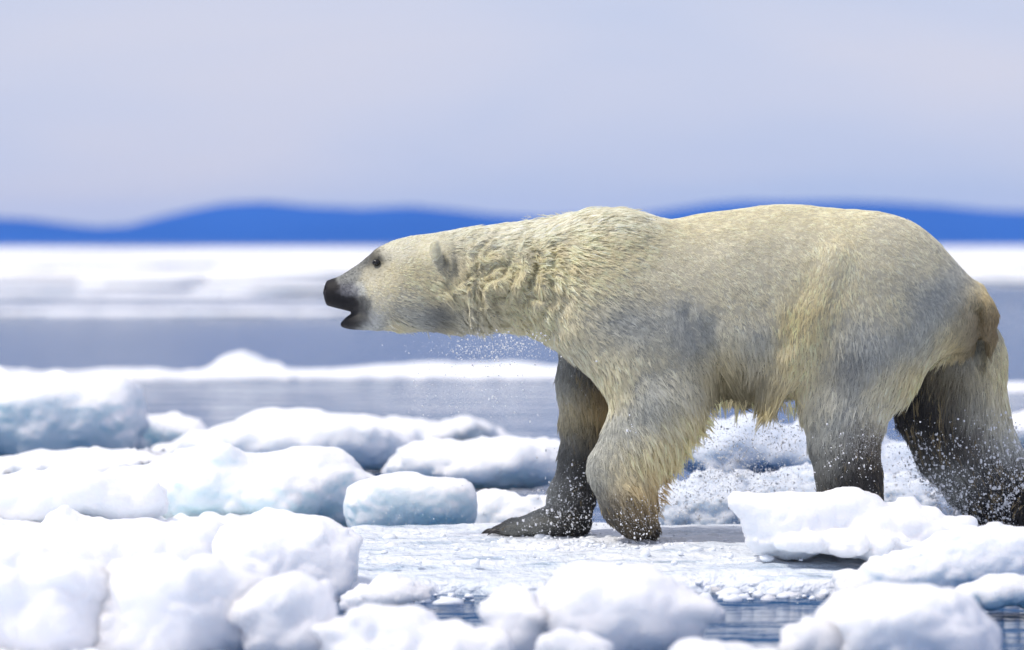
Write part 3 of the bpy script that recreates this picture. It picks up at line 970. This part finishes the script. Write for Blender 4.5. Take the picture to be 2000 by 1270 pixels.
def bear_material():
    m, n, l, out = new_mat('bear_hide')
    b = n.new('ShaderNodeBsdfPrincipled')
    l.new(b.outputs[0], out.inputs['Surface'])
    at = n.new('ShaderNodeAttribute')
    at.attribute_name = 'col'
    l.new(at.outputs['Color'], b.inputs['Base Color'])
    b.inputs['Roughness'].default_value = 0.6
    b.inputs['Specular IOR Level'].default_value = 0.25
    tc = n.new('ShaderNodeTexCoord')
    nz = n.new('ShaderNodeTexNoise')
    nz.inputs['Scale'].default_value = 220
    nz.inputs['Detail'].default_value = 3
    l.new(tc.outputs['Object'], nz.inputs['Vector'])
    bp = n.new('ShaderNodeBump')
    bp.inputs['Strength'].default_value = 0.5
    bp.inputs['Distance'].default_value = 0.003
    l.new(nz.outputs['Fac'], bp.inputs['Height'])
    l.new(bp.outputs[0], b.inputs['Normal'])
    return m


def fur_material():
    m, n, l, out = new_mat('bear_fur')
    at = n.new('ShaderNodeAttribute')
    at.attribute_name = 'col'
    df = n.new('ShaderNodeBsdfDiffuse')
    tr = n.new('ShaderNodeBsdfTranslucent')
    gl = n.new('ShaderNodeBsdfGlossy')
    gl.inputs['Roughness'].default_value = 0.35
    gl.inputs['Color'].default_value = (0.9, 0.92, 1.0, 1)
    l.new(at.outputs['Color'], df.inputs['Color'])
    l.new(at.outputs['Color'], tr.inputs['Color'])
    mx = n.new('ShaderNodeMixShader')
    mx.inputs[0].default_value = 0.24
    l.new(df.outputs[0], mx.inputs[1])
    l.new(tr.outputs[0], mx.inputs[2])
    m2 = n.new('ShaderNodeMixShader')
    m2.inputs[0].default_value = 0.06
    l.new(mx.outputs[0], m2.inputs[1])
    l.new(gl.outputs[0], m2.inputs[2])
    l.new(m2.outputs[0], out.inputs['Surface'])
    return m


def mottle(p, px):
    k = np.where(px < 760, 7.0, np.where(p[:, 2] < 0.56, 18.0, 10.0))
    return (noise3(p / 0.012 + 4) + noise3(p / 0.03 + 9)) * k, (noise3(p / 0.012 + 54) + noise3(p / 0.03 + 29)) * k


def far_part(p):
    d = bear_parts(p)
    tr = np.minimum(np.minimum(d['spine'], d['near_fore']), d['near_hind'])
    fr = np.minimum(d['far_fore'], d['far_hind'])
    return ((p[:, 1] > 0.03) & (fr < tr)) | (fr < tr - 0.03)


def build_bear():
    rs = np.random.RandomState(11)
    v, q = build_bear_mesh()
    base = np.array([P(1300, 1045)[0], 0.0, 0.09])
    body = mesh_obj('polar_bear', v - base, q, bear_material())
    body.location = base
    tag(body, 'wet cream-white polar bear striding left with its mouth open', 'polar bear')
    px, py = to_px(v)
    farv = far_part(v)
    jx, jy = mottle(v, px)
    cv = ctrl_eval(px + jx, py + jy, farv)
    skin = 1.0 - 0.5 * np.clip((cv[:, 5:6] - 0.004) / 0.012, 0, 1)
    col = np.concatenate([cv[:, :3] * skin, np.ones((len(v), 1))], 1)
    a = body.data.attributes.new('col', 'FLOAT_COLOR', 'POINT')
    a.data.foreach_set('color', col.astype(np.float32).ravel())

    # ---- fur: tapered clumps of strands that follow the lie of the coat
    p0, p1, p2, p3 = (v[q[:, i]] for i in range(4))
    nrm = np.cross(p2 - p0, p3 - p1)
    ar = np.linalg.norm(nrm, axis=1)
    nrm /= np.maximum(ar, 1e-12)[:, None]
    w = ar * np.where(nrm[:, 1] < 0.3, 1.0, 0.35)
    fx, fy = to_px(p0)
    w *= np.where(fx < 720, 2.6, np.where(fx < 880, 1.8, 1.0))
    w /= w.sum()
    NC, M, S = 60000, 6, 5
    fi = rs.choice(len(q), NC, p=w)
    a_, b_ = rs.rand(NC, 1), rs.rand(NC, 1)
    c = (p0[fi] * (1 - a_) + p1[fi] * a_) * (1 - b_) + (p3[fi] * (1 - a_) + p2[fi] * a_) * b_
    # smooth normals
    vn = np.zeros_like(v)
    for k in range(4):
        np.add.at(vn, q[:, k], nrm)
    vn /= np.maximum(np.linalg.norm(vn, axis=1), 1e-9)[:, None]
    n = vn[q[fi, 0]]
    cpx, cpy = to_px(c)
    jx, jy = mottle(c, cpx)
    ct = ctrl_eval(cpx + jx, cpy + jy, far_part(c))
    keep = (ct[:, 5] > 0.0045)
    # leave the eyes free
    for s in (-1, 1):
        keep &= np.linalg.norm(c - P(735, 513, s * 0.098), axis=1) > 0.021
    c, n, ct = c[keep], n[keep], ct[keep]
    cpx, cpy = cpx[keep], cpy[keep]
    # ragged tufts: throat, belly, back of the forearm, crest of the shoulders
    tufts = []
    for (ax, ay), (bx, by), cnt, ydep, ysp, dirv, ln, cl in (
            ((745, 640), (1010, 640), 34, 0.0, 0.05, (0.55, 0, -1.0), (.022, .05), PALE),
            ((1395, 785), (1570, 790), 70, -0.12, 0.12, (0.1, 0, -1.0), (.03, .07), YEL),
            ((1392, 800), (1300, 930), 80, -0.21, 0.05, (0.75, 0, -0.75), (.03, .06), YEL),
            ((1300, 930), (1285, 1000), 22, -0.20, 0.04, (0.8, 0, -0.6), (.025, .05), OCH),
            ((1020, 434), (1110, 424), 36, 0.0, 0.05, (0.95, 0, 0.35), (.03, .05), PALE),
            ((1105, 422), (1235, 418), 80, 0.0, 0.07, (0.95, 0, 0.45), (.035, .06), PALE),
            ((846, 506), (852, 472), 46, -0.176, 0.007, (0.6, -0.1, 0.35), (.010, .016), PALE),
            ((1585, 650), (1655, 600), 26, -0.315, 0.012, (0.15, -0.12, -1.0), (.03, .055), PALE),
            ((1560, 700), (1500, 800), 30, -0.25, 0.03, (-0.3, 0, -1.0), (.03, .06), YEL)):
        for _ in range(cnt):
            k = rs.rand()
            tufts.append((*P(ax + (bx - ax) * k, ay + (by - ay) * k + rs.randn() * 3, ydep + rs.randn() * ysp * 0.6),
                          *(np.array(dirv) + rs.randn(3) * 0.18), rs.uniform(*ln), *cl))
    tufts = np.array(tufts)
    NT = len(tufts)
    tn = tufts[:, 3:6] / np.linalg.norm(tufts[:, 3:6], axis=1)[:, None]
    c = np.concatenate([c, tufts[:, :3]])
    n = np.concatenate([n, np.tile([[0.0, 1.0, 0.0]], (NT, 1))])
    ct = np.concatenate([ct, np.concatenate([tufts[:, 7:10], tn[:, :1], -tn[:, 2:3], tufts[:, 6:7], np.zeros((NT, 1))], 1)])
    cpx, cpy = to_px(c)
    N = len(c)
    flow = np.stack([ct[:, 3], np.zeros(N), -ct[:, 4]], 1)
    big = np.stack([noise3(c / 0.2 + 3), noise3(c / 0.2 + 41), noise3(c / 0.2 + 87)], 1)
    wob = np.stack([noise3(c / 0.06), noise3(c / 0.06 + 31), noise3(c / 0.06 + 77)], 1)
    neck = np.exp(-(((cpx - 985) / 110) ** 4)) * np.exp(-(((cpy - 560) / 90) ** 4))
    flow = flow + 0.45 * big + wob * (0.28 + 0.9 * neck[:, None]) + 0.08 * rs.randn(N, 3)
    t = flow - (flow * n).sum(1)[:, None] * n
    t /= np.maximum(np.linalg.norm(t, axis=1), 1e-6)[:, None]
    bt = np.cross(n, t)
    lum = ct[:, :3].mean(1)
    streak = (lum < 0.22) & (rs.rand(N) < np.where(cpx > 1720, 0.16, 0.05)) & (cpx > 900)
    ct[streak, :3] = np.array([0.46, 0.36, 0.19]) * rs.uniform(0.6, 1.2, (streak.sum(), 1))
    flank = np.clip((cpx - 1230) / 80, 0, 1) * np.clip((760 - cpy) / 60, 0, 1)
    low = np.clip((cpy - 700) / 60, 0, 1)
    lock = ((rs.rand(N) < 0.03 + 0.25 * neck + 0.15 * low) & (cpx > 870)) | ((lum < 0.3) & (rs.rand(N) < 0.4))
    L = np.where(lock, 1.25 - 0.2 * neck, 0.80) * (1 - 0.22 * flank) * (1 - 0.15 * neck) * ct[:, 5] * rs.uniform(0.75, 1.25, N) * (1 + 0.5 * noise3(c / 0.05 + 5))
    lift = (0.10 + 0.75 * ct[:, 6] * rs.uniform(0.7, 1.3, N)) * (1 + 0.6 * noise3(c / 0.08 + 9)) + 0.12 * np.clip((0.02 - ct[:, 5]) / 0.012, 0, 1)
    lift = lift * (1 - 0.3 * flank)
    lift[-NT:] = 0
    head = np.clip((900 - cpx) / 120, 0, 1)
    size = 0.0062 * (1 - 0.55 * head) * rs.uniform(0.7, 1.3, N) * np.where(lock, 1.7, 1.0)
    shade = np.clip(1 + 0.09 * rs.randn(N) + 0.22 * noise3(c / 0.035 + 13), 0.65, 1.25)
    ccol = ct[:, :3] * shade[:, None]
    rep = lambda x: np.repeat(x, M, 0)
    C, Nn, T, B = rep(c), rep(n), rep(t), rep(bt)
    K = N * M
    u = rs.randn(K, 2)
    sz = rep(size)
    root = C + T * (u[:, :1] * sz[:, None] * 1.2) + B * (u[:, 1:] * sz[:, None]) - Nn * 0.0006
    Ls = rep(L) * rs.uniform(0.75, 1.1, K)
    lf = rep(lift)
    grav = np.array([0, 0, -1.0])
    pts = np.zeros((K, S, 3))
    for i in range(S):
        s = i / (S - 1)
        spine_p = T * s + Nn * (lf * (s - 0.35 * s * s))[:, None] + grav * (0.18 * s * s * np.clip(rep(ct[:, 5]) / 0.05, 0, 1.5))[:, None]
        # strands of a clump close up towards its tip
        close = (1 - rep(np.where(lock, 0.96, 0.85)) * s ** 0.7)[:, None]
        pts[:, i] = C + (root - C) * close + spine_p * Ls[:, None]
    kcol = np.clip(rep(ccol) * (1 + 0.08 * rs.randn(K, 1)), 0.004, 0.95)
    cu = bpy.data.hair_curves.new('fur')
    cu.add_curves([S] * K)
    cu.attributes['position'].data.foreach_set('vector', (pts - base).astype(np.float32).ravel())
    ra = cu.attributes.get('radius') or cu.attributes.new('radius', 'FLOAT', 'POINT')
    prof = np.array([1.0, 0.95, 0.8, 0.55, 0.12])
    rr = (np.clip(rep(L) / 0.03, 0.55, 1.3) * 0.00075)[:, None] * prof[None]
    ra.data.foreach_set('value', rr.astype(np.float32).ravel())
    ca = cu.attributes.new('col', 'FLOAT_COLOR', 'CURVE')
    ca.data.foreach_set('color', np.concatenate([kcol, np.ones((K, 1))], 1).astype(np.float32).ravel())
    cu.materials.append(fur_material())
    fo = bpy.data.objects.new('fur', cu)
    COL.objects.link(fo)
    fo.parent = body
    fo['label'] = 'wet clumped fur, yellowish with grey and brown patches'

    # ---- eyes, claws
    m_eye = simple_mat('eye_dark', (0.010, 0.008, 0.006), 0.06)
    for s in (-1, 1):
        o = ball('eye', P(735, 513, s * 0.097) - base, (0.0155, 0.0140, 0.0130), m_eye, body)
    m_claw = simple_mat('claw_dark', (0.035, 0.03, 0.026), 0.35)
    for k in range(5):
        yy = 0.17 + (k - 2) * 0.033
        back = abs(k - 2) * 7
        claw(P(962 + back, 1037, yy) - base, (-0.048, 0.0, -0.018), m_claw, body)
    for k in range(5):
        yy = -0.19 + (k - 2) * 0.024
        claw(P(1276, 1036, yy) - base, (0.020, 0.0, -0.018), m_claw, body)
    return body, v, q, vn


def ball(name, c, r, mat, parent, seg=24, rings=14):
    vv, ff = [], []
    for i in range(rings + 1):
        th = math.pi * i / rings
        for j in range(seg):
            ph = 2 * math.pi * j / seg
            vv.append((c[0] + r[0] * math.sin(th) * math.cos(ph), c[1] + r[1] * math.sin(th) * math.sin(ph), c[2] + r[2] * math.cos(th)))
    for i in range(rings):
        for j in range(seg):
            a = i * seg + j
            b = i * seg + (j + 1) % seg
            ff.append((a, a + seg, b + seg, b))
    return mesh_obj(name, np.array(vv), np.array(ff), mat, parent=parent)


def claw(c, d, mat, parent):
    vv, ff = [], []
    d = np.array(d)
    side = np.array([0, 1, 0])
    up = np.cross(d / np.linalg.norm(d), side)
    S, R = 8, 6
    for i in range(R):
        t = i / (R - 1)
        o = c + d * t + np.array([0, 0, 0.008 * math.sin(math.pi * t)])
        r = 0.0085 * (1 - t) ** 0.7 + 0.0004
        for j in range(S):
            a = 2 * math.pi * j / S
            vv.append(o + side * r * math.cos(a) + up * r * math.sin(a) * 1.2)
    for i in range(R - 1):
        for j in range(S):
            a, b = i * S + j, i * S + (j + 1) % S
            ff.append((a, b, b + S, a + S))
    return mesh_obj('claw', np.array(vv), np.array(ff), mat, parent=parent)


BEAR, BV, BQ, BN = build_bear()


# ------------------------------------------------------------------ thrown water
def spray_material():
    m, n, l, out = new_mat('spray_water')
    df = n.new('ShaderNodeBsdfDiffuse')
    tr = n.new('ShaderNodeBsdfTranslucent')
    gl = n.new('ShaderNodeBsdfGlossy')
    gl.inputs['Roughness'].default_value = 0.15
    for x in (df, tr):
        x.inputs['Color'].default_value = (0.95, 0.96, 0.98, 1)
    a = n.new('ShaderNodeMixShader')
    a.inputs[0].default_value = 0.15
    l.new(df.outputs[0], a.inputs[1])
    l.new(tr.outputs[0], a.inputs[2])
    b = n.new('ShaderNodeMixShader')
    b.inputs[0].default_value = 0.15
    l.new(a.outputs[0], b.inputs[1])
    l.new(gl.outputs[0], b.inputs[2])
    l.new(b.outputs[0], out.inputs['Surface'])
    return m


def build_spray():
    rs = np.random.RandomState(5)
    t = (1 + 5 ** 0.5) / 2
    iv = np.array([(-1, t, 0), (1, t, 0), (-1, -t, 0), (1, -t, 0), (0, -1, t), (0, 1, t), (0, -1, -t), (0, 1, -t), (t, 0, -1), (t, 0, 1), (-t, 0, -1), (-t, 0, 1)], float)
    iv /= np.linalg.norm(iv[0])
    it = np.array([(0, 11, 5), (0, 5, 1), (0, 1, 7), (0, 7, 10), (0, 10, 11), (1, 5, 9), (5, 11, 4), (11, 10, 2), (10, 7, 6), (7, 1, 8),
                   (3, 9, 4), (3, 4, 2), (3, 2, 6), (3, 6, 8), (3, 8, 9), (4, 9, 5), (2, 4, 11), (6, 2, 10), (8, 6, 7), (9, 8, 1)])
    pos, rad = [], []

    def cloud(px, py, rx, ry, n, y0, y1, r0, r1, box=False):
        for _ in range(n):
            if box:
                a, b = rs.uniform(-1, 1, 2)
            else:
                a, b = rs.randn(2) * 0.5
            y = rs.uniform(y0, y1)
            pos.append(P(px + a * rx, py + b * ry, y))
            rad.append(0.8 * (r0 + (r1 - r0) * rs.rand() ** 4))
    cloud(960, 690, 130, 40, 480, -0.55, -0.22, .0012, .0045)
    cloud(930, 770, 150, 60, 380, -0.6, -0.2, .0010, .0040)
    cloud(1000, 665, 70, 22, 200, -0.5, -0.22, .0012, .0045)
    cloud(1110, 970, 60, 80, 260, 0.02, 0.1, .0015, .006)
    cloud(1100, 1020, 90, 28, 150, 0.0, 0.08, .002, .007)
    cloud(1240, 1020, 70, 40, 120, -0.36, -0.28, .0015, .006)
    cloud(1235, 840, 20, 30, 6, -0.38, -0.34, .003, .008)
    cloud(1440, 940, 170, 100, 3200, 0.3, 0.95, .0012, .0050)
    cloud(1420, 860, 140, 60, 700, 0.3, 0.8, .0012, .0045)
    cloud(1540, 850, 90, 50, 520, 0.3, 0.7, .0012, .0050)
    cloud(1790, 900, 90, 90, 1000, 0.3, 0.8, .0010, .0040)
    cloud(1660, 890, 90, 70, 160, -0.40, -0.33, .0012, .005)
    cloud(1960, 850, 60, 60, 200, 0.0, 0.3, .0012, .005)
    cloud(800, 1010, 160, 50, 160, -0.3, 0.8, .0010, .0035)
    cloud(1330, 980, 60, 80, 260, -0.3, 0.1, .0010, .0045)
    # fine mist
    for a in ((1450, 900, 170, 120, 6500, 0.25, 0.7), (1420, 980, 130, 70, 2500, 0.2, 0.6), (1800, 900, 90, 100, 3000, 0.25, 0.6), (1700, 860, 60, 60, 900, -0.45, -0.36),
              (960, 700, 150, 60, 1200, -0.5, -0.22), (1110, 1000, 110, 50, 900, -0.1, 0.05), (1260, 1010, 80, 50, 700, -0.4, -0.3), (1960, 900, 60, 90, 1200, -0.2, -0.02)):
        cloud(*a, .0006, .0016)
    # water clinging to the wet hind leg
    px, py = to_px(BV)
    on = np.where((BV[:, 1] > 0.02) & (BN[:, 1] < 0.0) & (px > 1790) & (py > 800))[0]
    wgt = np.clip((py[on] - 800) / 150, 0.05, 1)
    for i in rs.choice(on, 3600, p=wgt / wgt.sum()):
        pos.append(BV[i] + BN[i] * rs.uniform(0.01, 0.05))
        rad.append(0.0011 + 0.0042 * rs.rand() ** 4)
    pos = np.array(pos)
    rad = np.array(rad)
    st = np.stack([rs.uniform(.7, 1.2, len(pos)), rs.uniform(.7, 1.2, len(pos)), rs.uniform(.8, 1.6, len(pos))], 1)
    st[rs.rand(len(pos)) < 0.10, 2] *= 1.6
    st[rs.rand(len(pos)) < 0.10, 0] *= 1.8
    V = (iv[None] * (rad[:, None] * st)[:, None, :] + pos[:, None, :]).reshape(-1, 3)
    Fq = (it[None] + (np.arange(len(pos)) * 12)[:, None, None]).reshape(-1, 3)
    m = spray_material()
    o = mesh_obj('water_spray', V, Fq, m)
    tag(o, 'white droplets of water flung up around the bear\'s legs and throat', 'water spray', kind='stuff')


build_spray()


# ------------------------------------------------------------------ loose crumbs of ice on the shelf, round the paws and in the water
def build_crumbs():
    rs = np.random.RandomState(17)
    t = (1 + 5 ** 0.5) / 2
    iv = np.array([(-1, t, 0), (1, t, 0), (-1, -t, 0), (1, -t, 0), (0, -1, t), (0, 1, t), (0, -1, -t), (0, 1, -t), (t, 0, -1), (t, 0, 1), (-t, 0, -1), (-t, 0, 1)], float)
    iv /= np.linalg.norm(iv[0])
    it = [(0, 11, 5), (0, 5, 1), (0, 1, 7), (0, 7, 10), (0, 10, 11), (1, 5, 9), (5, 11, 4), (11, 10, 2), (10, 7, 6), (7, 1, 8),
          (3, 9, 4), (3, 4, 2), (3, 2, 6), (3, 6, 8), (3, 8, 9), (4, 9, 5), (2, 4, 11), (6, 2, 10), (8, 6, 7), (9, 8, 1)]
    V = list(iv)
    mid, F = {}, []

    def m(a, b):
        key = (min(a, b), max(a, b))
        if key not in mid:
            p = V[a] + V[b]
            V.append(p / np.linalg.norm(p))
            mid[key] = len(V) - 1
        return mid[key]
    for a, b, c in it:
        x, y, z = m(a, b), m(b, c), m(c, a)
        F += [(a, x, z), (b, y, x), (c, z, y), (x, y, z)]
    V, F = np.array(V), np.array(F)
    vv, ff = [], []
    n = 0

    def crumb(x, y, z, r):
        nonlocal n
        q = V * (1 + 0.55 * noise3(V * 1.3 + rs.rand(3) * 90)[:, None]) * (r * rs.uniform([.8, .8, .5], [1.6, 1.4, .9]))
        vv.append(q + (x, y, z))
        ff.append(F + n * len(V))
        n += 1
    for _ in range(240):            # along the ragged front of the shelf
        y = -1.35 + rs.randn() * 0.28
        crumb(rs.uniform(-0.6, 2.4), y, 0.03 if y > -1.3 else 0.004, 0.006 + 0.03 * rs.rand() ** 4)
    for cx, cy in ((P(1060, 1040, 0.1)[0], 0.0), (P(1250, 1040, -0.2)[0], -0.3), (P(1350, 1040, 0)[0], -0.1), (P(1100, 1040, 0)[0], -0.35)):
        for _ in range(70):
            crumb(cx + rs.randn() * 0.24, cy + rs.randn() * 0.15, 0.088, 0.003 + 0.014 * rs.rand() ** 4)
    for _ in range(160):
        crumb(rs.uniform(-0.6, 2.2), rs.uniform(-1.1, 0.2), 0.085, 0.005 + 0.02 * rs.rand() ** 4)
    o = mesh_obj('ice_crumbs', np.concatenate(vv), np.concatenate(ff), simple_mat('crumb_ice', (0.86, 0.89, 0.93), 0.4))
    tag(o, 'loose crumbs of ice scattered on the shelf and along its wet edge', 'ice crumbs', kind='stuff')


build_crumbs()
